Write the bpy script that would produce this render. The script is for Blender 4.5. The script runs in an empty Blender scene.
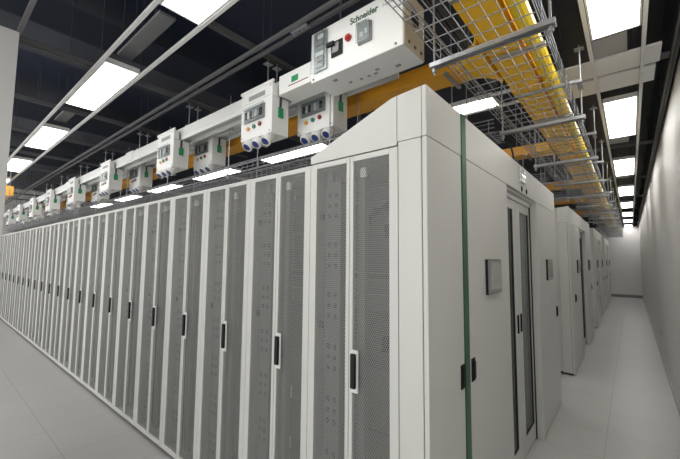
import bpy, math, random
from mathutils import Vector, Matrix
random.seed(7)
C = bpy.context.scene.collection
PI = math.pi

# ------------------------------------------------------------------ materials
def mat(name, col, rough=0.5, metal=0.0, spec=0.5, emit=None, estr=0.0, bump=None, var=0.0, vscale=8.0, coat=0.0):
    m = bpy.data.materials.new(name); m.use_nodes = True
    nt = m.node_tree; b = nt.nodes['Principled BSDF']
    b.inputs['Base Color'].default_value = (*col, 1)
    b.inputs['Roughness'].default_value = rough
    b.inputs['Metallic'].default_value = metal
    b.inputs['Specular IOR Level'].default_value = spec
    b.inputs['Coat Weight'].default_value = coat
    if emit:
        b.inputs['Emission Color'].default_value = (*emit, 1)
        b.inputs['Emission Strength'].default_value = estr
    if var or bump:
        tc = nt.nodes.new('ShaderNodeTexCoord')
        nz = nt.nodes.new('ShaderNodeTexNoise'); nz.inputs['Scale'].default_value = vscale
        nz.inputs['Detail'].default_value = 4
        nt.links.new(tc.outputs['Object'], nz.inputs['Vector'])
        if var:
            mx = nt.nodes.new('ShaderNodeMix'); mx.data_type = 'RGBA'
            mx.inputs[6].default_value = (*[c*(1-var) for c in col], 1)
            mx.inputs[7].default_value = (*[min(1, c*(1+var)) for c in col], 1)
            nt.links.new(nz.outputs['Fac'], mx.inputs[0]); nt.links.new(mx.outputs[2], b.inputs['Base Color'])
        if bump:
            bp = nt.nodes.new('ShaderNodeBump'); bp.inputs['Strength'].default_value = bump
            bp.inputs['Distance'].default_value = 0.01
            nt.links.new(nz.outputs['Fac'], bp.inputs['Height']); nt.links.new(bp.outputs['Normal'], b.inputs['Normal'])
    return m

M = {}
M['cab'] = mat('cabinet_white_powder_coat', (.60, .60, .57), .42, var=.02, vscale=3)
M['panel'] = mat('panel_white_powder_coat', (.60, .60, .57), .40, var=.02, vscale=2)
M['inner'] = mat('cabinet_interior_grey', (.13, .13, .127), .5, var=.05, vscale=5)
M['innerd'] = mat('equipment_blanking_grey', (.09, .09, .087), .5, var=.12, vscale=6)
M['rail'] = mat('rack_rail_light', (.34, .34, .33), .45)
M['groove'] = mat('dark_joint', (.06, .06, .06), .7)
M['black'] = mat('black_plastic', (.008, .008, .009), .6, 0.0, .3)
M['esc'] = mat('white_handle_surround', (.72, .72, .70), .4)
M['green'] = mat('green_tape', (.03, .105, .055), .35)
M['tag'] = mat('green_padlock_tag', (.02, .27, .10), .4)
M['wall'] = mat('wall_white_paint', (.68, .67, .65), .55, var=.02, vscale=1.2)
M['ceil'] = mat('ceiling_black_paint', (.022, .030, .052), .45, var=.25, vscale=.6)
M['strut'] = mat('dark_strut_channel', (.15, .15, .155), .5)
M['alu'] = mat('light_rail_aluminium', (.78, .78, .77), .45, 0.0)
M['galv'] = mat('galvanised_steel', (.40, .41, .42), .38, .75, var=.15, vscale=30)
M['wire'] = mat('zinc_wire', (.30, .31, .33), .45, .4)
M['duct'] = mat('grey_duct', (.55, .55, .55), .6, var=.1, vscale=3)
M['ductl'] = mat('pale_duct', (.86, .86, .85), .6, var=.05, vscale=2)
M['ductm'] = mat('dim_grey_duct', (.17, .17, .175), .6, var=.1, vscale=3)
M['ductg'] = mat('mid_grey_plate', (.38, .38, .385), .5)
M['ductd'] = mat('dark_duct', (.045, .052, .070), .55, var=.15, vscale=2)
M['yel'] = mat('yellow_fibre_raceway', (.93, .52, .02), .38, var=.06, vscale=4)
M['yel2'] = mat('yellow_raceway_cover', (.95, .66, .015), .32)
M['org'] = mat('orange_yellow_raceway', (.84, .40, .03), .4, var=.06, vscale=4)
M['bus'] = mat('busway_white', (.68, .68, .66), .42)
M['box'] = mat('tap_box_white', (.74, .74, .72), .38)
M['beige'] = mat('end_cap_beige', (.60, .54, .44), .45)
M['blue'] = mat('blue_socket_cover', (.015, .035, .16), .35)
M['red'] = mat('red_button', (.40, .02, .02), .3)
M['yb'] = mat('amber_lamp', (.65, .30, .04), .3)
M['gb'] = mat('green_lamp', (.02, .16, .10), .3)
M['rb'] = mat('dark_red_lamp', (.22, .02, .015), .3)
M['label'] = mat('grey_label', (.28, .28, .28), .5)
M['breaker'] = mat('breaker_grey', (.35, .36, .36), .4)
M['txtg'] = mat('logo_dark_green', (.015, .075, .028), .5)
M['txtf'] = mat('faint_grey_print', (.36, .38, .38), .5)
M['screen'] = mat('display_screen', (.36, .37, .35), .22)
M['bezel'] = mat('display_bezel', (.24, .24, .24), .4)
M['doorfr'] = mat('door_frame_grey_white', (.62, .62, .60), .4)
M['doorgap'] = mat('door_rubber_dark', (.03, .03, .03), .6)
M['skirt'] = mat('grey_skirting', (.22, .22, .23), .5)
M['skirtl'] = mat('pale_skirting', (.50, .49, .48), .5)
M['light'] = mat('led_diffuser', (.9, .9, .9), .5, emit=(1.0, .99, .965), estr=4.8)
M['cable'] = mat('black_cable', (.015, .015, .015), .5)
M['lampw'] = mat('clear_lamp_lens', (.85, .85, .83), .15, coat=.5)

def clear(name, tint, gl=.3, rough=.3):
    m = bpy.data.materials.new(name); m.use_nodes = True; nt = m.node_tree; nt.nodes.clear()
    o = nt.nodes.new('ShaderNodeOutputMaterial'); t = nt.nodes.new('ShaderNodeBsdfTransparent')
    t.inputs['Color'].default_value = (*tint, 1)
    g = nt.nodes.new('ShaderNodeBsdfGlossy'); g.inputs['Roughness'].default_value = rough
    g.inputs['Color'].default_value = (.9, .9, .9, 1)
    lw = nt.nodes.new('ShaderNodeLayerWeight'); lw.inputs['Blend'].default_value = .5
    f = nt.nodes.new('ShaderNodeMath'); f.operation = 'POWER'; f.inputs[1].default_value = 4.0; nt.links.new(lw.outputs['Facing'], f.inputs[0])
    f2 = nt.nodes.new('ShaderNodeMath'); f2.operation = 'MULTIPLY_ADD'; f2.inputs[1].default_value = gl; f2.inputs[2].default_value = .03; nt.links.new(f.outputs[0], f2.inputs[0]); f = f2
    mx = nt.nodes.new('ShaderNodeMixShader')
    nt.links.new(f.outputs[0], mx.inputs[0]); nt.links.new(t.outputs[0], mx.inputs[1]); nt.links.new(g.outputs[0], mx.inputs[2])
    nt.links.new(mx.outputs[0], o.inputs[0])
    return m
M['cover'] = clear('clear_cover', (.85, .87, .87))
M['glass'] = clear('door_glass', (.72, .74, .74), .45, .08)

def perforated():
    m = bpy.data.materials.new('perforated_steel'); m.use_nodes = True; nt = m.node_tree
    b = nt.nodes['Principled BSDF']; out = nt.nodes['Material Output']
    b.inputs['Base Color'].default_value = (.27, .27, .258, 1); b.inputs['Roughness'].default_value = .5
    N = nt.nodes.new; Lk = nt.links.new
    tc = N('ShaderNodeTexCoord'); sp = N('ShaderNodeSeparateXYZ'); Lk(tc.outputs['Object'], sp.inputs[0])
    p = .0125
    def math_(op, a, bb=None):
        n = N('ShaderNodeMath'); n.operation = op
        for i, v in enumerate((a, bb)):
            if v is None: continue
            if isinstance(v, (int, float)): n.inputs[i].default_value = v
            else: Lk(v, n.inputs[i])
        return n.outputs[0]
    u0 = math_('DIVIDE', sp.outputs['X'], p); v0 = math_('DIVIDE', sp.outputs['Z'], p*1.7320508)
    def dist(off):
        u = math_('SUBTRACT', math_('FRACT', math_('ADD', u0, off)), .5)
        v = math_('MULTIPLY', math_('SUBTRACT', math_('FRACT', math_('ADD', v0, off)), .5), 1.7320508)
        return math_('ADD', math_('MULTIPLY', u, u), math_('MULTIPLY', v, v))
    d = math_('MINIMUM', dist(0.0), dist(0.5))
    hole = math_('LESS_THAN', d, .38**2)
    t = N('ShaderNodeBsdfTransparent'); mx = N('ShaderNodeMixShader')
    Lk(hole, mx.inputs[0]); Lk(b.outputs[0], mx.inputs[1]); Lk(t.outputs[0], mx.inputs[2]); Lk(mx.outputs[0], out.inputs[0])
    return m
M['perf'] = perforated()

def floor_mat():
    m = bpy.data.materials.new('raised_floor_tiles'); m.use_nodes = True; nt = m.node_tree
    b = nt.nodes['Principled BSDF']; N = nt.nodes.new; Lk = nt.links.new
    b.inputs['Roughness'].default_value = .38
    tc = N('ShaderNodeTexCoord'); sp = N('ShaderNodeSeparateXYZ'); Lk(tc.outputs['Object'], sp.inputs[0])
    def math_(op, a, bb=None):
        n = N('ShaderNodeMath'); n.operation = op
        for i, v in enumerate((a, bb)):
            if v is None: continue
            if isinstance(v, (int, float)): n.inputs[i].default_value = v
            else: Lk(v, n.inputs[i])
        return n.outputs[0]
    P = .61
    def seam(s, off, w):
        f = math_('FRACT', math_('DIVIDE', math_('SUBTRACT', s, off), P))
        e = math_('MINIMUM', f, math_('SUBTRACT', 1.0, f))
        return math_('LESS_THAN', e, w/P)
    sx = seam(sp.outputs['X'], -.26, .0022); sy = seam(sp.outputs['Y'], .912, .0022)
    s = math_('MAXIMUM', sx, sy)
    n1 = N('ShaderNodeTexNoise'); n1.inputs['Scale'].default_value = 1.1; n1.inputs['Detail'].default_value = 5
    Lk(tc.outputs['Object'], n1.inputs['Vector'])
    n2 = N('ShaderNodeTexNoise'); n2.inputs['Scale'].default_value = 140; Lk(tc.outputs['Object'], n2.inputs['Vector'])
    # every tile a slightly different tone
    wn = N('ShaderNodeTexWhiteNoise'); wn.noise_dimensions = '2D'
    cb = N('ShaderNodeCombineXYZ')
    Lk(math_('FLOOR', math_('DIVIDE', math_('SUBTRACT', sp.outputs['X'], -.26), P)), cb.inputs[0])
    Lk(math_('FLOOR', math_('DIVIDE', math_('SUBTRACT', sp.outputs['Y'], .912), P)), cb.inputs[1])
    Lk(cb.outputs[0], wn.inputs['Vector'])
    v = math_('ADD', math_('MULTIPLY', n1.outputs['Fac'], .08), math_('ADD', math_('MULTIPLY', n2.outputs['Fac'], .08), math_('MULTIPLY', wn.outputs['Value'], .03)))
    v = math_('ADD', v, .90)
    mx = N('ShaderNodeMix'); mx.data_type = 'RGBA'; mx.blend_type = 'MULTIPLY'; mx.inputs[0].default_value = 1
    mx.inputs[6].default_value = (.52, .51, .495, 1)
    c3 = N('ShaderNodeCombineXYZ'); [Lk(v, c3.inputs[i]) for i in range(3)]
    Lk(c3.outputs[0], mx.inputs[7])
    m2 = N('ShaderNodeMix'); m2.data_type = 'RGBA'; Lk(math_('MULTIPLY', s, .62), m2.inputs[0])
    Lk(mx.outputs[2], m2.inputs[6]); m2.inputs[7].default_value = (.16, .155, .15, 1)
    Lk(m2.outputs[2], b.inputs['Base Color'])
    return m
M['floor'] = floor_mat()

# ------------------------------------------------------------------ mesh builder
class MB:
    def __init__(s): s.v = []; s.f = []; s.m = []; s.mats = []; s.sm = []
    def mi(s, m):
        if m not in s.mats: s.mats.append(m)
        return s.mats.index(m)
    def add(s, vs, fs, m, smooth=False):
        o = len(s.v); s.v += [tuple(v) for v in vs]
        k = s.mi(m)
        for f in fs: s.f.append([i+o for i in f]); s.m.append(k); s.sm.append(smooth)
        return s
    def box(s, x0, x1, y0, y1, z0, z1, m):
        vs = [(x0,y0,z0),(x1,y0,z0),(x1,y1,z0),(x0,y1,z0),(x0,y0,z1),(x1,y0,z1),(x1,y1,z1),(x0,y1,z1)]
        return s.add(vs, [(0,3,2,1),(4,5,6,7),(0,1,5,4),(1,2,6,5),(2,3,7,6),(3,0,4,7)], m)
    def tube(s, p, q, r, m, n=8, r2=None, caps=True):
        p, q = Vector(p), Vector(q); r2 = r if r2 is None else r2
        d = (q-p).normalized(); a = Vector((0,0,1)) if abs(d.z) < .9 else Vector((1,0,0))
        u = d.cross(a).normalized(); w = d.cross(u)
        vs = []
        for c, rr in ((p, r), (q, r2)):
            for i in range(n):
                t = 2*PI*i/n + PI/n; vs.append(c + rr*(math.cos(t)*u + math.sin(t)*w))
        fs = [(i, i+n, (i+1)%n+n, (i+1)%n) for i in range(n)]
        s.add(vs, fs, m, n > 5)
        if caps: s.add(vs, [tuple(range(n)), tuple(range(2*n-1, n-1, -1))], m)
        return s
    def prism(s, poly, y0, y1, m):                 # poly in (x, z), extruded along y
        n = len(poly); vs = [(x, y0, z) for x, z in poly] + [(x, y1, z) for x, z in poly]
        return s.add(vs, [tuple(range(n)), tuple(range(2*n-1, n-1, -1))] + [(i, i+n, (i+1)%n+n, (i+1)%n) for i in range(n)], m)
    def build(s, name, parent=None, bevel=0.0, kind=None, loc=None):
        me = bpy.data.meshes.new(name); me.from_pydata(s.v, [], s.f)
        for m in s.mats: me.materials.append(M[m])
        me.polygons.foreach_set('material_index', s.m); me.polygons.foreach_set('use_smooth', s.sm)
        me.update()
        o = bpy.data.objects.new(name, me); C.objects.link(o)
        if parent: o.parent = parent
        if loc: o.location = loc
        if kind: o['kind'] = kind
        if bevel:
            b = o.modifiers.new('bevel', 'BEVEL'); b.width = bevel; b.segments = 2; b.limit_method = 'ANGLE'
        return o

def tag(o, label, cat, group=None):
    o['label'] = label; o['category'] = cat
    if group: o['group'] = group
    return o
def thing(name, label, cat, loc=(0,0,0), group=None, rz=0):
    o = bpy.data.objects.new(name, None); o.empty_display_size = .1; C.objects.link(o)
    o.location = loc; o.rotation_euler = (0,0,rz)
    return tag(o, label, cat, group)
def dup(root, loc, label, rz=None):
    r = root.copy(); C.objects.link(r); r.location = loc
    if rz is not None: r.rotation_euler = (0,0,rz)
    r['label'] = label
    def rec(a, b):
        for ch in list(a.children):
            c = ch.copy(); C.objects.link(c); c.parent = b; rec(ch, c)
    rec(root, r)
    return r
ORD = ['first','second','third','fourth','fifth','sixth','seventh','eighth','ninth','tenth','eleventh','twelfth','thirteenth','fourteenth',
       'fifteenth','sixteenth','seventeenth','eighteenth','nineteenth','twentieth','twenty-first','twenty-second','twenty-third','twenty-fourth','twenty-fifth','twenty-sixth']
def text(body, size, m, loc, parent, name, rot=(PI/2,0,0), bold=0.0, sx=1.0, ext=.0008):
    cu = bpy.data.curves.new(name, 'FONT'); cu.body = body; cu.size = size; cu.extrude = ext; cu.offset = bold
    t = bpy.data.objects.new(name, cu); C.objects.link(t)
    bpy.context.view_layer.update()
    me = bpy.data.meshes.new_from_object(t.evaluated_get(bpy.context.evaluated_depsgraph_get()))
    bpy.data.objects.remove(t)
    me.materials.clear(); me.materials.append(M[m])
    o = bpy.data.objects.new(name, me); C.objects.link(o); o.location = loc; o.rotation_euler = rot; o.scale = (sx,1,1)
    o.parent = parent
    return o

# ------------------------------------------------------------------ setting
XW = .36; YB = 21.3; XL = -17.2; ZC = 4.15; FY = 1.489
MB().box(XL, XW+.2, -3.2, YB+.2, -.1, 0, 'floor').build('floor', kind='structure')
MB().box(XL, XW+.2, -3.2, YB+.2, ZC, ZC+.1, 'ceil').build('ceiling', kind='structure')
MB().box(XW, XW+.2, -3.2, YB+.2, 0, 3.33, 'wall').build('wall_right', kind='structure')
MB().box(XW, XW+.2, -3.2, YB+.2, 3.33, ZC, 'ceil').build('wall_right_upper', kind='structure')
MB().box(XL, XW, YB, YB+.2, 3.33, ZC, 'ceil').build('wall_back_upper', kind='structure')
MB().box(XL, XW, YB, YB+.2, 0, 3.33, 'wall').build('wall_back', kind='structure')
MB().box(XL-.2, XL, -3.2, YB+.2, 0, ZC, 'wall').build('wall_left', kind='structure')
MB().box(-3.9, -3.16, -.55, .333, 0, 3.27, 'wall').build('wall_column', kind='structure')
MB().box(XW-.012, XW-.001, -3, YB, .0, .07, 'skirtl').build('baseboard_right', kind='structure')
MB().box(-3, XW-.013, YB-.02, YB-.001, .0, .13, 'skirt').build('baseboard_back', kind='structure')

# ------------------------------------------------------------------ server cabinets
PW = .606; X0 = -.870; CH = 2.31; CD = 1.1
def make_cabinet(label, loc):
    t = thing('server_cabinet', label, 'server cabinet', loc, 'server cabinets in the long row')
    w = PW/2 - .0012
    b = MB()
    b.box(-w, -w+.02, .022, CD, .035, CH-.001, 'cab').box(w-.02, w, .022, CD, .035, CH-.001, 'cab')
    b.box(-w+.02, w-.02, .022, CD, CH-.022, CH-.001, 'cab').box(-w+.02, w-.02, .022, CD, .035, .06, 'cab')
    b.box(-w+.02, w-.02, CD-.02, CD, .06, CH-.022, 'inner')
    b.build('body', t)
    MB().box(-w+.01, w-.01, .03, CD-.02, 0, .035, 'groove').build('plinth', t)
    # inside: mounting rails, blanking panels, power strips
    r = MB()
    for sx in (-1, 1):
        r.box(sx*.235-.02, sx*.235+.02, .10, .13, .07, CH-.03, 'rail')
        for k in range(40):
            z = .10 + k*.054
            r.box(sx*.235-.005, sx*.235+.005, .0985, .0999, z, z+.012, 'groove')
    r.build('mounting_rail', t)
    q = MB(); zz = .08; rr = random.Random(5)
    while zz < CH-.1:
        hh = rr.choice((.045, .09, .09, .18, .27)); hh = min(hh, CH-.08-zz)
        q.box(-.21, .21, .335+rr.choice((0, .01, .02)), .36, zz, zz+hh-.004, rr.choice(('inner', 'inner', 'innerd')))
        zz += hh
    q.build('blanking_panels', t)
    s = MB()
    s.box(-.215, -.10, .045, .09, .12, CH-.12, 'inner')
    for k in range(7):
        for j in range(3):
            z = .24 + k*.29 + j*.06
            for x in (-.185, -.135):
                s.box(x-.009, x+.009, .040, .0449, z, z+.026, 'groove')
    s.box(-.262, -.240, .05, .062, 1.333, 1.373, 'groove'); s.box(-.262, -.240, .05, .062, 1.98, 2.01, 'groove')
    s.build('power_strip', t)
    c = MB(); c.box(.03, .075, .04, .08, .12, CH-.1, 'inner'); c.box(.05, .085, .03, .05, CH-.12, CH-.07, 'esc')
    c.build('cable_manager', t)
    # doors
    for side in (-1, 1):
        xo, xi = side*w, side*.0015
        xs = sorted((xo, xi)); f = MB()
        mo, mi = side*(w-.05), side*.0245
        z0, z1 = .04, CH-.004
        a = sorted((xo, mo)); f.box(a[0], a[1], 0, .02, z0, z1, 'cab')
        a = sorted((xi, mi)); f.box(a[0], a[1], 0, .02, z0, z1, 'cab')
        a = sorted((mo, mi)); f.box(a[0], a[1], 0, .02, z1-.03, z1, 'cab'); f.box(a[0], a[1], 0, .02, z0, z0+.045, 'cab')
        d = f.build('door', t, bevel=.0025)
        MB().add([(a[0]-.004, .006, z0+.04), (a[1]+.004, .006, z0+.04), (a[1]+.004, .006, z1-.026), (a[0]-.004, .006, z1-.026)], [(0,1,2,3)], 'perf').build('perforated_sheet', d)
        if side > 0:
            h = MB().box(.022, .066, -.008, .003, 1.050, 1.268, 'esc').build('handle_plate', d, bevel=.004)
            h2 = MB().box(.028, .058, -.026, -.008, 1.075, 1.250, 'black').build('door_handle', d, bevel=.005)
            h2['label'] = 'black swing handle'
    return t
def cab_label(k):
    if k == 0: return 'nearest white server cabinet with perforated doors, beside the tall corner panel'
    return '%s white server cabinet with perforated doors in the front row, from the near corner' % ORD[k]
cx = lambda k: X0 - PW/2 - PW*k
cab0 = make_cabinet(cab_label(0), (cx(0), FY, 0))
NC = 26
for k in range(1, NC): dup(cab0, (cx(k), FY, 0), cab_label(k))
# loose cables behind the mesh of the nearest cabinet
cb = MB()
for i in range(5):
    pts = [(-.08+i*.01, .20+.01*i, 2.02-.02*i), (.05, .17, 1.99+.012*i), (.16, .16, 2.07-.015*i), (.23, .2, 1.98+.01*i)]
    for a, b_ in zip(pts, pts[1:]): cb.tube(a, b_, .007, 'cable', 6)
cb.box(.15, .18, .12, .15, 1.86, 1.93, 'cable'); cb.box(.13, .16, .12, .15, 1.25, 1.33, 'cable')
cb.build('cable_bundle', cab0)
# row facing into the first cold aisle, glimpsed through the glass doors; and the next block's front row
for k in range(2): 
    c = dup(cab0, (cx(k), 4.0, 0), '%s cabinet inside the enclosed aisle, seen through the sliding glass doors' % ORD[k]); c['group'] = 'cabinets inside the enclosed aisle'
    for ch in list(c.children):
        if ch.name.startswith('cable_bundle'): bpy.data.objects.remove(ch)

# ------------------------------------------------------------------ containment end walls (one per block of two rows)
for k in range(2):
    c = dup(cab0, (cx(k), 6.42, 0), '%s cabinet of the second block, facing the gap behind the nearest block' % ORD[k]); c['group'] = 'cabinets of the second block'
    for ch in list(c.children):
        if ch.name.startswith('cable_bundle'): bpy.data.objects.remove(ch)
XE = -.715
def end_wall(Y, idx):
    near = idx == 0
    names = ['tall white end wall of the nearest block, with green strip and glass sliding doors',
             'white end wall of the second block along the right aisle', 'white end wall of the third block along the right aisle',
             'white end wall of the farthest block, by the back wall']
    t = thing('containment_end_wall', names[idx], 'end wall', (XE, Y, 0), 'end walls along the right aisle')
    E = -.024                                   # outer skin thickness
    zh, zt = 2.330, 2.580; L = 3.61
    # header with hood wedge over the first cabinet
    MB().box(E, 0, 0, L, zh+.002, zt, 'panel').build('header_panel', t, bevel=.003)
    b = MB(); b.prism([(-.763+.001, CH+.004), (-.763+.001, CH+.045), (-.195, zt-.018), (-.161, zt-.012), (-.161, CH+.004)], 0, .05, 'panel'); b.build('hood_panel', t)
    MB().prism([(-.157, zh), (-.157, zt-.012), (E-.002, zt-.002), (E-.002, zh)], 0, .05, 'panel').build('corner_hood_panel', t)
    b = MB(); b.box(-.153, E-.004, 0, .06, .03, zh-.003, 'panel'); b.build('corner_post', t, bevel=.004)
    MB().box(-.158, E, .012, .05, .02, zt-.03, 'groove').build('joint_seal', t)
    b = MB(); b.prism([(-.763, CH+.004), (-.763, CH+.045), (-.195, zt-.018), (E-.002, zt-.002), (E-.002, CH+.004)], L-.05, L, 'panel').box(-.158, E-.004, L-.06, L, .03, CH, 'panel')
    b.build('rear_hood_panel', t)
    MB().box(E-.02, E-.002, .02, 1.38, .0, zt-.03, 'groove').box(E-.02, E-.002, 2.53, L-.02, .0, zt-.03, 'groove').build('frame_backing', t)
    # side panels
    def panel(y0, y1, handles):
        p = MB().box(E, 0, y0, y1, .022, zh-.002, 'panel').build('side_panel', t, bevel=.003)
        for (ya, yb) in handles:
            h = MB().box(-.004, .006, ya, yb, 1.06, 1.185, 'black').box(.006, .014, ya+.012, yb-.012, 1.075, 1.17, 'black').build('door_handle', p, bevel=.003)
            h['label'] = 'recessed black handle'
        return p
    panel(.001, .435, [(.375, .43)])
    if near:
        MB().box(E, .006, .438, .502, .012, zt+.002, 'green').build('green_strip', t)
        panel(.505, 1.39, [(.535, .59)])
    else:
        panel(.438, 1.39, [(.45, .505)])
    panel(2.515, L-.001, [(3.45, 3.52)])
    # door recess
    f = MB(); y0, y1 = 1.39, 2.515
    f.box(-.15, E, y0, y0+.02, 0, zh, 'doorfr').box(-.15, 0, y1-.02, y1, 0, zh, 'doorfr').box(-.15, E, y0+.02, y1-.02, zh-.02, zh, 'doorfr')
    f.box(-.0705, -.06, y1-.034, y1-.02, 0, zh-.02, 'doorgap').box(-.10, -.06, y0+.02, y1-.02, zh-.055, zh-.02, 'ductl')
    f.build('door_frame', t)
    ym = (y0+y1)/2
    for s in (0, 1):
        a, b2 = (y0+.022, ym-.003) if s == 0 else (ym+.003, y1-.036)
        xd0, xd1 = -.105, -.07
        wa, wb = (a+.10, b2-.13) if s == 0 else (a+.13, b2-.055)
        d = MB()
        d.box(xd0, xd1, a, wa, .015, 2.27, 'doorfr').box(xd0, xd1, wb, b2, .015, 2.27, 'doorfr')
        d.box(xd0, xd1, wa, wb, .015, .17, 'doorfr').box(xd0, xd1, wa, wb, 2.19, 2.27, 'doorfr')
        do = d.build('sliding_door', t, bevel=.002)
        g = MB(); g.box(xd0+.012, xd0+.02, wa-.004, wb+.004, .165, 2.195, 'glass'); g.build('glass_pane', do)
        k = MB().box(xd0+.02, xd1+.001, wa, wa+.008, .17, 2.19, 'doorgap').box(xd0+.02, xd1+.001, wb-.008, wb, .17, 2.19, 'doorgap').box(xd0+.02, xd1+.001, wa+.008, wb-.008, .17, .178, 'doorgap')
        k.build('glazing_seal', do)
        yh = ym-.055 if s == 0 else ym+.055
        MB().box(xd1, xd1+.012, yh-.010, yh+.010, 1.10, 1.26, 'black').build('door_handle', do, bevel=.003)['label'] = 'black pull handle'
    return t
PODS = [FY, 6.42, 11.15, 15.90]
bl = ['near', 'second', 'third', 'farthest']
for i, Y in enumerate(PODS):
    end_wall(Y, i)
    wl = ['nearest white end wall', 'second end wall down the aisle', 'third end wall down the aisle', 'farthest end wall']
    for j, (ya, yb) in enumerate(((.82, 1.11), (2.90, 3.20))):
        d = thing('wall_display', 'grey touch display %s the glass doors on the %s' % (('left of', 'right of')[j], wl[i]), 'display', (XE, Y+(ya+yb)/2, 1.52), 'wall displays beside the sliding doors')
        hw = (yb-ya)/2
        MB().box(.0002, .016, -hw, hw, 0, .225, 'black').build('back_shell', d, bevel=.002)
        MB().box(.016, .020, -hw+.004, hw-.004, .004, .221, 'bezel').build('bezel', d)
        MB().box(.020, .0215, -hw+.045, hw-.02, .03, .20, 'screen').build('screen', d)
    s = thing('light_switch', 'small white switch plate right of the doors, %s' % wl[i], 'switch', (XE, Y+2.84, 1.28), 'switch plates on the end walls')
    MB().box(.0002, .010, -.04, .04, 0, .085, 'esc').build('plate', s, bevel=.002)
    MB().box(.010, .014, -.015, .015, .025, .06, 'box').build('rocker', s)
lp = thing('warning_lamp', 'small clear sparkling lamp fixed to the header above the glass sliding doors', 'lamp', (XE, FY+1.88, 2.40))
MB().box(.0002, .008, -.075, .075, .02, .15, 'esc').build('base_plate', lp)
for k in range(3):
    for zz in (.035, .08, .125): MB().tube((.008, -.045+.045*k, zz), (.022, -.045+.045*k, zz), .018, 'lampw', 10).build('lens', lp)
for k, (yy, w_) in enumerate(((1.87, 'left'), (2.05, 'right'))):
    q = thing('door_sensor', 'tiny dark door sensor under the warning lamp, the %s one' % w_, 'sensor', (XE, FY+yy, 2.345))
    MB().box(.0002, .008, -.014, .014, 0, .045, 'groove').build('housing', q, bevel=.002)
    MB().box(.008, .010, -.007, .007, .01, .03, 'black').build('lens', q)

# ------------------------------------------------------------------ ceiling grid, lights
ZG = 3.30
def channel(name, label, cat, p, q, w, m, h=.04, group=None, rods=None):
    p, q = Vector(p), Vector(q); d = q-p; b = MB(); along_x = abs(d.x) > abs(d.y); Ln = abs(d.x) if along_x else abs(d.y)
    t = thing(name, label, cat, p, group)
    t.location = p; sgn = 1 if (d.x if along_x else d.y) > 0 else -1
    a, c = sorted((0, sgn*Ln))
    def bx(u0, u1, v0, v1, z0, z1, mm, B):
        if along_x: B.box(u0, u1, v0, v1, z0, z1, mm)
        else: B.box(v0, v1, u0, u1, z0, z1, mm)
    bx(a, c, -w/2, -w/2+.003, 0, h, m, b); bx(a, c, w/2-.003, w/2, 0, h, m, b); bx(a, c, -w/2, w/2, h-.003, h, m, b)
    bx(a, c, -w/2+.003, w/2-.003, 0, .003, m, b) if h < .03 else (bx(a, c, -w/2, -w/2+w*.3, 0, .003, m, b), bx(a, c, w/2-w*.3, w/2, 0, .003, m, b))
    b.build('channel', t)
    n = max(2, int(Ln/2.6)+1)
    us = rods if rods is not None else [a + (c-a)*(i+.5)/n for i in range(n)]
    for u in us:
        pt = (u, 0) if along_x else (0, u)
        MB().tube((pt[0], pt[1], h), (pt[0], pt[1], ZC-p.z), .0035, 'ductd', 6).build('hanger_rod', t)
    return t
def light(label, xc, yc, lx, ly):
    t = thing('ceiling_light', label, 'ceiling light', (xc, yc, ZG), 'flat LED ceiling panels')
    hx, hy = lx/2, ly/2; f = .012; b = MB()
    b.box(-hx, -hx+f, -hy, hy, 0, .045, 'alu').box(hx-f, hx, -hy, hy, 0, .045, 'alu').box(-hx+f, hx-f, -hy, -hy+f, 0, .045, 'alu').box(-hx+f, hx-f, hy-f, hy, 0, .045, 'alu')
    b.box(-hx+f, hx-f, -hy+f, hy-f, .03, .045, 'ductd'); b.build('frame', t)
    MB().box(-hx+f, hx-f, -hy+f, hy-f, .004, .02, 'light').build('diffuser', t)
    return t
# strips of lights along X (above row aisles)
strips = [(.97, 7, 'over the left aisle'), (3.53, 6, 'behind the front row, over the enclosed aisle'), (5.72, 3, 'over the gap after the first block'),
          (8.28, 2, 'over the second block'), (10.47, 2, 'after the second block'), (13.03, 2, 'over the third block'), (15.22, 2, 'after the third block'), (17.8, 2, 'over the farthest block')]
for si, (yc, n, where) in enumerate(strips):
    for k in (range(n) if si < 3 else (1,)):
        xa = -.95-2.22*k
        light('%s white LED panel of the strip %s' % (ORD[k], where), xa-.61-(.07 if si == 1 else 0), yc, 1.36 if si == 1 else 1.22, .262)
    x1 = -.95-2.22*(n-1)-1.5
    for s in (-1, 1):
        channel('light_rail', '%s aluminium rail of the light strip %s' % ('near-side' if s < 0 else 'far-side', where), 'rail', (-.40, yc+s*.147, ZG-.005), (x1, yc+s*.147, ZG-.005), .024, 'alu', h=.022, group='rails holding the ceiling lights', rods=[q+.40 for q in (-1.1, -3.2, -5.6, -8.2, -11, -13.5, -15.8) if q > x1])
for k in range(-2, 7):
    ya = 4.24+2.62*k
    light(('%s white LED panel down the right aisle, counting from the nearest' % ORD[k+1]) if k >= -1 else 'white LED panel at the near start of the right aisle', -.012, ya+.665, .27, 1.33)
for s, nm in ((-1, 'left'), (1, 'right')):
    channel('light_rail', '%s aluminium rail of the right aisle light strip' % nm, 'rail', (-.012+s*.152, -1.2, ZG-.005), (-.012+s*.152, YB-.05, ZG-.005), 0.024, 'alu', h=.022, group='rails holding the ceiling lights', rods=[.4, 2.8, 6.4, 8.6+.3, 11.2, 13.8, 16.4, 19, 21.5])
channel('ceiling_strut', 'dark perforated strut running close along the right wall', 'strut', (.322, -1, ZG), (.322, YB-.05, ZG), .041, 'strut')
for k in range(0, 7):
    y = 3.65+2.62*k
    channel('ceiling_strut', '%s short cross strut spanning the right aisle ceiling' % ORD[k], 'strut', (-.62, y, ZG+.042), (.33, y, ZG+.042), .035, 'strut', group='cross struts over the right aisle')
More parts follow.
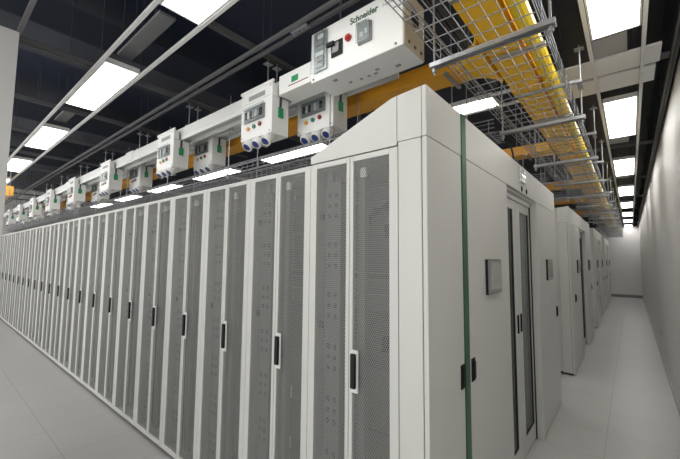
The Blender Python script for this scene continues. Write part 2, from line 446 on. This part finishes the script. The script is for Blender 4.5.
for yv, nm in ((1.515, 'nearer of the twin long dark struts above the busway'), (1.585, 'farther of the twin long dark struts above the busway'), (.34, 'long dark strut above the white column')):
    channel('ceiling_strut', nm, 'strut', (-.9 if yv > 1 else -1.4, yv, ZG), (-16.6, yv, ZG), .026, 'strut', h=.022)
for k in range(0, 11):
    x = -.89-1.285*k
    channel('ceiling_strut', '%s dark cross strut above the left aisle, from the right' % ORD[k], 'strut', (x, -.2, ZG+.043), (x, 3.3, ZG+.043), .041, 'strut', group='cross struts above the left aisle')
# ducts above the grid
def duct(label, x0, x1, y0, y1, z0, z1, m):
    t = thing('air_duct', label, 'duct', ((x0+x1)/2, (y0+y1)/2, z0))
    hx, hy = (x1-x0)/2, (y1-y0)/2
    MB().box(-hx, hx, -hy, hy, 0, z1-z0, m).build('casing', t, bevel=.008)
    L = hx if hx > hy else hy; n = max(1, int(L)) if m == 'ductl' else -1
    for i in range(n+1):
        u = -L+.03 + (2*L-.06)*i/n; b = MB()
        if hx > hy: b.box(u-.015, u+.015, -hy-.012, hy+.012, -.012, z1-z0+.0, m)
        else: b.box(-hx-.012, hx+.012, u-.015, u+.015, -.012, z1-z0, m)
        b.build('flange', t)
    for sx in (-.8, .8):
        for sy in (-.8, .8): MB().tube((sx*hx, sy*hy, z1-z0), (sx*hx, sy*hy, ZC-z0), .004, 'ductd', 6).build('hanger_rod', t)
def plate(label, x0, x1, y0, y1, m):
    t = thing('ceiling_plate', label, 'ceiling plate', ((x0+x1)/2, (y0+y1)/2, ZG+.018), 'plates laid on the light rails')
    hx, hy = (x1-x0)/2, (y1-y0)/2
    MB().box(-hx, hx, -hy, hy, 0, .003, m).build('sheet', t)
    MB().box(-hx, hx, -hy, -hy+.003, .003, .018, m).box(-hx, hx, hy-.003, hy, .003, .018, m).build('folded_edge', t)
plate('pale plate over the first light gap of the right aisle, nearer one', -.70, .245, 3.33, 3.625, 'ductl')
plate('pale plate over the first light gap of the right aisle, farther one', -.70, .225, 3.675, 3.99, 'ductl')
for k in range(3):
    plate('%s small grey plate beside the end of a light panel in the right aisle' % ORD[k], -.165, .05, 3.0+2.62*k, 3.29+2.62*k, 'ductg')
duct('grey duct seen between first and second left light panels', -3.29, -2.46, .955, 1.075, 3.45, 3.475, 'ductm')
duct('grey duct seen between second and third left light panels', -5.55, -5.05, .97, 1.09, 3.45, 3.475, 'ductm')
for k, x in enumerate((-3.9, -6.6, -9.6)):
    duct('%s dark duct crossing above the left aisle' % ORD[k], x-.28, x+.28, -.4, 3.4, 3.62, 3.9, 'ductd')
duct('dark duct running beside the right aisle light strip', -.42, -.22, .2, 20.5, 3.86, 4.02, 'ductd')

# ------------------------------------------------------------------ busways and tap-off boxes
ZR0, ZR1 = 2.955, 3.085
def busway(name, label, y0, y1, x0, x1, up=0.0):
    t = thing('busway', label, 'busway', ((x0+x1)/2, (y0+y1)/2, ZR0+up), 'busways above the front row')
    h = (x1-x0)/2; w = (y1-y0)/2; H = ZR1-ZR0
    MB().box(-h, h, -w, w, .045, H, 'bus').box(-h, h, -w, -w+.02, 0, .045, 'bus').box(-h, h, w-.02, w, 0, .045, 'bus').build('housing', t, bevel=.003)
    MB().box(-h+.01, h-.01, -w+.02, w-.02, .035, .044, 'duct').build('contact_slot', t)
    n = int(2*h/3.0)
    for i in range(1, n):
        u = h-3.0*i; MB().box(u-.12, u+.12, -w-.008, w+.008, .02, H+.012, 'bus').build('joint_cover', t, bevel=.003)
    return t
RA, RB = (1.66, 1.79), (1.95, 2.08)
busway('busway', 'front white busway bar above the cabinets, ending at the big feed box', RA[0], RA[1], -16.4, -1.967)
busway('busway', 'rear white busway bar, behind the front one', RB[0], RB[1], -16.4, -1.2, .06)
def joint(label, x0, x1, y0, y1, z0, z1):
    j = thing('busway_joint', label, 'busway joint', ((x0+x1)/2, (y0+y1)/2, z0), 'busway joint covers')
    hx, hy = (x1-x0)/2, (y1-y0)/2
    MB().box(-hx, hx, -hy, hy, 0, z1-z0, 'box').build('cover', j, bevel=.004)
    MB().box(-.03, .04, -hy-.0015, -hy-.0002, .055, .10, 'tag').build('green_label', j)
    MB().box(-.06, .14, -hy-.0015, -hy-.0002, .035, .042, 'rb').build('red_line', j)
joint('white joint cover with green label next to the big feed box', -1.965, -1.63, 1.63, 1.80, 2.95, 3.095)
joint('white joint cover with green label on the rear busway', -3.35, -3.05, 1.930, 1.9495, 3.02, 3.15)
for k in range(0, 12):
    x = -2.18-1.285*k
    t = thing('busway_hanger', '%s pair of threaded hanger rods on the busway, from the near end' % ORD[k], 'hanger', (x, 1.74, 3.087), 'rods carrying the busway')
    for y in (-.045, .045):
        MB().tube((0, y, 0), (0, y, ZG-3.087+.04), .006, 'galv', 8).build('rod', t)
        MB().box(-.03, .03, y-.03, y+.03, ZG-3.087-.004, ZG-3.087+.002, 'galv').tube((0, y, ZG-3.087-.02), (0, y, ZG-3.087-.004), .012, 'galv', 6).build('plate', t)
    MB().box(-.02, .02, -.075, .075, 0, .012, 'galv').build('clamp', t)

def tapbox(label, loc, group):
    t = thing('tap_off_box', label, 'power tap-off box', loc, group)
    W, D, H = .385, .165, .385
    b = MB(); b.box(0, W, 0, D, 0, .292, 'box'); MB().box(0, W, 0, .056, .293, H, 'box').build('upper_front', t, bevel=.003); b.build('housing', t, bevel=.005)
    MB().box(-.012, W+.012, -.004, .012, H, H+.02, 'box').build('top_flange', t, bevel=.002)
    MB().box(.10, .30, -.003, -.0002, H-.075, H-.04, 'label').build('name_plate', t)
    w = MB(); x0, x1, z0, z1 = .055, .305, .135, .245
    w.box(x0, x1, -.010, -.0002, z0, z1, 'bezel')
    for i in range(7): w.box(x0+.02+i*.030, x0+.045+i*.030, -.016, -.010, z0+.025, z1-.03, ('esc' if i in (1, 4) else 'breaker' if i % 2 else 'black'))
    w.build('breaker_row', t)
    MB().box(x0-.008, x1+.008, -.024, -.0175, z0-.008, z1+.008, 'cover').build('clear_cover', t)
    for i, m in enumerate(('yb', 'gb', 'rb')):
        l = MB().tube((.105+i*.073, -.012, .085+.005*i), (.105+i*.073, -.0002, .085+.005*i), .017, m, 14).build('indicator_lamp', t)
        l['label'] = ('amber', 'green', 'dark red')[i] + ' indicator lamp'
    for i in range(3):
        x = .085+i*.115; p = Vector((x, .045, .0)); d = Vector((0, -.62, -.78)).normalized()
        s = MB().tube(p-d*.01, p+d*.065, .034, 'box', 16, .044).build('socket', t)
        MB().tube(p+d*.065, p+d*.073, .042, 'box', 16, .040).tube(p+d*.073, p+d*.078, .031, 'blue', 16, .027).build('socket_cover', s)['label'] = 'blue socket cover'
    MB().box(W+.0002, W+.012, .055, .105, .13, .21, 'tag').build('padlock_tag', t, bevel=.006)['label'] = 'green tag'
    MB().box(W+.0002, W+.008, .070, .088, .211, .29, 'groove').build('tag_strap', t)
    for (xx, zz) in ((.02, .02), (W-.02, .02), (.02, H-.02), (W-.02, H-.02)): MB().tube((xx, -.004, zz), (xx, -.0002, zz), .006, 'label', 8).build('screw', t)
    return t
FX = [-2.37, -3.94, -5.84, -7.55, -9.25, -10.95, -12.65, -14.35]
RX = [-2.03, -3.75, -5.63, -7.39, -9.1, -10.8, -12.5, -14.2]
zb = 2.662
first = None
for k, x in enumerate(FX):
    lb = '%s white tap box with blue sockets on the front busway, from the feed box' % ORD[k]
    if first is None: first = tapbox(lb, (x, 1.585, zb), 'tap-off boxes on the front busway')
    else: dup(first, (x, 1.585, zb), lb)
for k, x in enumerate(RX):
    o = dup(first, (x+(.035 if k else 0), 1.885, zb+.06), '%s white tap box on the rear busway, set back, from the near end' % ORD[k])
    o['group'] = 'tap-off boxes on the rear busway'

# the big feed box
fb = thing('feed_box', 'large white feed box with green lettering hanging above the nearest cabinet', 'electrical box', (-1.56, 1.56, 2.88))
W, D, H = .69, .24, .335
b = MB(); b.box(0, W-.004, 0, D, 0, H, 'box'); b.build('housing', fb, bevel=.006)
e = MB().box(W-.004, W, .004, D-.004, .004, H-.004, 'beige').build('end_plate', fb, bevel=.002)
for i in range(3): MB().tube((W, .05+.07*i, .035), (W+.006, .05+.07*i, .035), .010, 'strut', 8).build('screw', e)
MB().tube((W+.0003, .12, .20), (W+.004, .12, .20), .045, 'black', 20).build('cable_hole', e)
# tall breaker window on the left
w = MB(); w.box(.035, .145, -.010, -.0002, .055, .315, 'galv')
for i in range(6): w.box(.055+.02*(i % 2), .125, -.02, -.010, .075+i*.037, .105+i*.037, ('breaker', 'label', 'esc')[i % 3])
w.build('breaker_column', fb)
MB().box(.025, .155, -.034, -.0205, .045, .325, 'cover').build('clear_cover', fb)
s = MB().box(.18, .27, -.008, -.0002, .105, .205, 'black').box(.20, .25, -.02, -.008, .125, .185, 'bezel').build('rotary_switch', fb, bevel=.003)
MB().box(.165, .225, -.04, -.0205, .165, .19, 'black').build('switch_lever', s, bevel=.003)
MB().tube((.315, -.0002, .185), (.315, -.012, .185), .022, 'red', 18).tube((.315, -.012, .185), (.315, -.022, .185), .013, 'red', 14).build('red_button', fb)
mt = MB().box(.39, .485, -.012, -.0002, .105, .222, 'bezel').box(.39, .477, -.018, -.012, .113, .222, 'breaker').box(.41, .435, -.02, -.018, .14, .17, 'esc').box(.445, .465, -.02, -.018, .15, .18, 'esc').build('power_meter', fb, bevel=.003)
MB().box(.388, .482, -.030, -.0205, .11, .224, 'cover').build('clear_cover', mt)
text('Schneider', .054, 'txtg', (.325, -.0008, .262), fb, 'logo_lettering', bold=.0012, sx=.93)
text('Electric', .026, 'txtg', (.37, -.0008, .236), fb, 'logo_lettering', sx=1.0)
text('I-Line', .034, 'txtf', (.555, -.0008, .268), fb, 'faint_lettering', sx=1.0)
for (xx, zz) in ((.025, .02), (W-.05, .02), (.10, H-.015), (W-.03, H-.06)): MB().tube((xx, -.005, zz), (xx, -.0002, zz), .007, 'strut', 8).build('screw', fb)
for (xx, yy, r_) in ((.16, .06, .014), (.22, .14, .01), (.30, .15, .009), (.36, .15, .009), (.41, .15, .011), (.44, .12, .011), (.56, .16, .014)):
    MB().box(xx-r_, xx+r_, yy-r_*.7, yy+r_*.7, -.006, -.0002, 'label').build('knockout_plug', fb)
MB().box(-.068, -.001, .09, .22, .10, .20, 'beige').build('busway_coupling', fb)
for xx in (.15, .55): MB().tube((xx, .12, H), (xx, .12, ZC-2.88), .006, 'galv').build('hanger_rod', fb)
br = thing('strut_bracket', 'galvanised bolted bracket on the dark struts above the left end of the feed box', 'bracket', (-1.66, 1.55, ZG-.012))
MB().box(-.075, .075, -.022, .022, 0, .010, 'galv').build('plate', br)
for i in range(4): MB().tube((-.06+.04*i, 0, -.012), (-.06+.04*i, 0, 0), .011, 'galv', 6).build('bolt', br)

# ------------------------------------------------------------------ wire basket trays
def wire_tray(label, axis, a0, a1, c0, c1, z, h, r=.0027, nl=9, step=.10, hang=(), vert=2):
    mid = (a0+a1)/2
    t = thing('wire_basket_tray', label, 'cable tray', (mid, (c0+c1)/2, z) if axis == 'x' else ((c0+c1)/2, mid, z), 'wire basket cable trays')
    hw = (c1-c0)/2; hl = (a1-a0)/2
    P = (lambda u, v, zz: (u, v, zz)) if axis == 'x' else (lambda u, v, zz: (v, u, zz))
    b = MB(); nv = nl
    for i in range(nv+1):
        v = -hw+2*hw*i/nv; b.tube(P(-hl, v, 0), P(hl, v, 0), r, 'wire', 4, caps=False)
    b.build('bottom_wires', t)
    for sg in (-1, 1):
        s = MB()
        for zz in (.035, .07, h): s.tube(P(-hl, sg*hw, zz), P(hl, sg*hw, zz), r if zz < h else r*1.4, 'wire', 4, caps=False)
        s.build('side_wires', t)
    c = MB(); n = int(2*hl/step)
    for i in range(n+1):
        u = -hl+i*step
        c.tube(P(u, -hw, -r*1.5), P(u, hw, -r*1.5), r, 'wire', 4, caps=False)
        if i % vert == 0:
            for sg in (-1, 1): c.tube(P(u, sg*(hw+r*1.5), 0), P(u, sg*(hw+r*1.5), h), r, 'wire', 4, caps=False)
    c.build('cross_wires', t)
    for u in hang:
        for sg in (-1, 1):
            p = P(u, sg*(hw+.02), 0); MB().tube((p[0], p[1], -.012), (p[0], p[1], ZC-z), .005, 'galv', 6).build('hanger_rod', t)
        p, q = P(u-.012, -hw-.035, -.02), P(u+.012, hw+.035, -.006)
        MB().box(min(p[0],q[0]), max(p[0],q[0]), min(p[1],q[1]), max(p[1],q[1]), -.022, -.005, 'galv').build('cross_bar', t)
    return t
TX0, TX1 = -.725, -.262
wire_tray('long wire basket tray carrying along the right aisle, under the yellow raceway', 'y', .7, 20.6, TX0, TX1, 2.80, .105, nl=8)
wire_tray('wire basket tray along the top of the front cabinet row, below the tap-off boxes', 'x', -16.4, -.80, 1.85, 2.12, 2.53, .09, nl=4, r=.0024, step=.08, vert=1)
wire_tray('wire basket tray crossing just behind the near end wall top', 'x', -2.6, -.76, 2.75, 3.05, 2.72, .10, nl=6, hang=(-.6, .6))
wire_tray('wire basket tray crossing above the far side of the first block', 'x', -2.6, -.76, 4.92, 5.2, 2.72, .10, nl=6, hang=(-.6, .6))
wire_tray('wire basket tray crossing above the front of the second block', 'x', -2.6, -.76, 6.5, 6.8, 2.72, .10, nl=6, hang=(-.6, .6))
wire_tray('wire basket tray crossing above the far side of the second block', 'x', -2.6, -.76, 9.45, 9.75, 2.72, .10, nl=6, hang=(-.6, .6))
# trapeze hangers under the right tray
for k in range(15):
    y = 1.70+1.31*k
    t = thing('trapeze_hanger', '%s galvanised strut hanger under the right aisle tray, from the near end' % ORD[k], 'hanger', (0, y, 2.755), 'strut hangers under the right aisle tray')
    b = MB(); x0, x1 = -.785, -.205
    b.box(x0, x1, -.02, .02, .036, .039, 'galv').box(x0, x1, -.0205, -.0175, .012, .039, 'galv').box(x0, x1, .0175, .0205, .012, .039, 'galv').box(x0, x1, -.0205, -.007, .012, .015, 'galv').box(x0, x1, .007, .0205, .012, .015, 'galv')
    b.build('lower_channel', t)
    MB().box(-.63, -.205, -.135, -.11, .240, .260, 'galv').build('upper_bar', t)
    for x in (-.225, -.765):
        r = MB().tube((x, 0, -.03), (x, 0, ZG-2.755+.03), .006, 'galv', 8)
        r.tube((x, 0, -.012), (x, 0, 0), .014, 'galv', 6)
        r.box(x-.03, x+.03, -.025, .025, ZG-2.755-.005, ZG-2.755+.002, 'galv'); r.build('rod', t)
    MB().box(-.24, -.21, -.138, .012, .236, .2395, 'galv').build('rod_clip', t)
# rods holding the cabinet row tray, with their cross bars
for k in range(11):
    x = -1.62-1.285*k
    t = thing('tray_hanger', '%s rod hanger of the tray above the front row, from the near end' % ORD[k], 'hanger', (x, 1.985, 2.50), 'rod hangers above the front row')
    MB().box(-.015, .015, -.185, .185, 0, .024, 'galv').build('cross_bar', t)
    for y in (-.165, .165):
        MB().tube((0, y, -.02), (0, y, ZG-2.50), .005, 'galv', 6).tube((0, y, -.008), (0, y, 0), .012, 'galv', 6).build('rod', t)

# ------------------------------------------------------------------ fibre raceways
ZY = 3.022
def raceway(label, x0, x1, y0, y1, z0, z1, m, alongx, hang=True):
    t = thing('fibre_raceway', label, 'cable raceway', ((x0+x1)/2, (y0+y1)/2, z0), 'yellow fibre raceways')
    hx, hy, H = (x1-x0)/2, (y1-y0)/2, z1-z0
    b = MB(); b.box(-hx, hx, -hy, hy, 0, .006, m)
    if alongx: b.box(-hx, hx, -hy, -hy+.005, .006, H, m).box(-hx, hx, hy-.005, hy, .006, H, m).box(-hx, hx, -hy-.008, -hy, H-.012, H, m)
    else: b.box(-hx, -hx+.005, -hy, hy, .006, H, m).box(hx-.005, hx, -hy, hy, .006, H, m).box(-hx-.008, -hx, -hy, hy, H-.012, H, m)
    b.build('trough', t)
    L = hx if alongx else hy; n = max(1, int(L*2/2.0))
    for i in range(n+1):
        u = -L+.06+(2*L-.12)*i/n; c = MB()
        if alongx: c.box(u-.05, u+.05, -hy-.006, hy+.006, -.006, H*.7, m)
        else: c.box(-hx-.006, hx+.006, u-.05, u+.05, -.006, H*.7, m)
        c.build('coupling', t)
        if hang:
            px = (u, hy+.02) if alongx else (hx+.02, u)
            MB().tube((px[0], px[1], -.02), (px[0], px[1], ZG+.043-z0), .005, 'galv', 6).build('hanger_rod', t)
            if alongx: MB().box(u-.012, u+.012, -hy-.03, hy+.035, -.024, -.007, 'galv').build('cross_bar', t)
            else: MB().box(-hx-.03, hx+.035, u-.012, u+.012, -.024, -.007, 'galv').build('cross_bar', t)
    l = MB(); l.box(-hx, hx, -hy, hy, H, H+.006, m); l.build('lid', t)
    return t
yr = raceway('long yellow fibre raceway above the wire tray down the right aisle', -.635, -.452, .6, 20.4, ZY, ZY+.10, 'yel', False, False)
for k in range(14): MB().box(-.08, .22, 2.24+1.31*k-10.5-.012, 2.24+1.31*k-10.5+.012, -.026, -.007, 'galv').build('support_bar', yr)
yc = thing('raceway_cover', 'bright yellow rounded channel running beside the long yellow raceway', 'cable raceway', (-.392, 10.5, ZY))
b = MB()
prof = [(.046*math.cos(a), .046+.046*math.sin(a)) for a in [2*PI*i/12 for i in range(12)]]
b.prism(prof, -9.9, 9.9, 'yel2'); o_ = b.build('channel', yc)
for i in range(15):
    u = -9.0+1.31*i; c = MB()
    c.prism([(x*1.06, .046+(z-.046)*1.06) for x, z in prof], u-.04, u+.04, 'yel2')
    c.build('clip', yc)
for k, (y, n) in enumerate(((2.19, 'above the front row, behind the busways'), (4.55, 'above the far side of the first block'), (7.15, 'above the front of the second block'), (9.15, 'above the far side of the second block'), (11.7, 'above the front of the third block'))):
    xa = -16.4 if k == 0 else -3.5
    raceway('orange-yellow fibre raceway %s' % n, xa, -.840, y, y+.20, ZY-.02, ZY+.08, 'org', True)
    j = thing('raceway_elbow', 'curved yellow junction of the raceway %s' % n, 'cable raceway', (-.739, y+.1, ZY-.021), 'raceway junctions')
    # flared tee: two quarter arcs
    P_ = [(-.099, -.10)]; fl = .19 if k == 0 else .10
    for i in range(7):
        a = PI/2*i/6; P_.append((-.099+.19*math.sin(a), -.10-fl*(1-math.cos(a))))
    for i in range(6, -1, -1):
        a = PI/2*i/6; P_.append((-.099+.19*math.sin(a), .10+fl*(1-math.cos(a))))
    nn = len(P_)
    MB().add([(x, y_, 0) for x, y_ in P_]+[(x, y_, .012) for x, y_ in P_], [tuple(range(nn-1, -1, -1)), tuple(range(nn, 2*nn))]+[(i, (i+1) % nn, (i+1) % nn+nn, i+nn) for i in range(nn)], 'yel').build('base', j)
    rim = MB()
    for seg in (range(0, 7), range(7, nn-1)):
        for i in seg:
            a_, b_ = P_[i], P_[i+1]
            if abs(a_[0]-b_[0]) < 1e-6 and abs(a_[0]+.099) < 1e-6: continue
            rim.add([(a_[0], a_[1], .012), (b_[0], b_[1], .012), (b_[0], b_[1], .10), (a_[0], a_[1], .10)], [(0,1,2,3)], 'yel')
    MB().tube((-.05, .02, .012), (-.05, .02, ZG+.043-ZY+.021), .005, 'galv', 6).build('hanger_rod', j)
    sd = rim.build('side_wall', j); md = sd.modifiers.new('solid', 'SOLIDIFY'); md.thickness = .004
raceway('orange raceway crossing high over the far left aisle, beside the white column', -9.8, -8.95, -.6, 1.05, 2.86, 3.03, 'org', False)
# hanging cable
cb = MB(); pts = [(-.80, 3.30, 2.80), (-.775, 3.31, 2.74), (-.765, 3.32, 2.68), (-.76, 3.33, 2.60)]
for a, b_ in zip(pts, pts[1:]): cb.tube(a, b_, .008, 'cable', 8)
tag(cb.build('hanging_cable'), 'short black cable hanging from the tray to the header above the glass doors', 'cable')
# wall socket
s = thing('wall_socket', 'small white socket plate low on the right wall', 'socket', (XW, 8.35, .46), None)
MB().box(-.010, -.0002, -.045, .045, 0, .09, 'esc').build('plate', s, bevel=.002)
b = MB().box(-.0115, -.010, -.012, -.006, .04, .055, 'groove').box(-.0115, -.010, .006, .012, .04, .055, 'groove'); b.build('slots', s)

# ------------------------------------------------------------------ world, camera, view
w = bpy.data.worlds.new('world'); bpy.context.scene.world = w; w.use_nodes = True
w.node_tree.nodes['Background'].inputs[0].default_value = (1, 1, .985, 1)
w.node_tree.nodes['Background'].inputs[1].default_value = 1.05
yaw, pitch, roll = .69451733, .07975791, .00919269
fwd = Vector((-math.sin(yaw)*math.cos(pitch), math.cos(yaw)*math.cos(pitch), math.sin(pitch)))
r = fwd.cross(Vector((0,0,1))).normalized(); u = r.cross(fwd)
c_, s_ = math.cos(roll), math.sin(roll)
r2 = c_*r+s_*u; u2 = -s_*r+c_*u
cam = bpy.data.cameras.new('camera'); co = bpy.data.objects.new('camera', cam); C.objects.link(co)
m3 = Matrix((r2, u2, -fwd)).transposed()
co.matrix_world = Matrix.Translation((0, 0, 1.75)) @ m3.to_4x4()
cam.sensor_fit = 'HORIZONTAL'; cam.sensor_width = 36; cam.lens = 348.077/680*36; cam.clip_start = .02
bpy.context.scene.camera = co
sc = bpy.context.scene
sc.view_settings.view_transform = 'Standard'; sc.view_settings.look = 'None'
sc.view_settings.gamma = 1; sc.view_settings.use_curve_mapping = False
sc.view_settings.exposure = 1.05
sc.cycles.transparent_max_bounces = 32
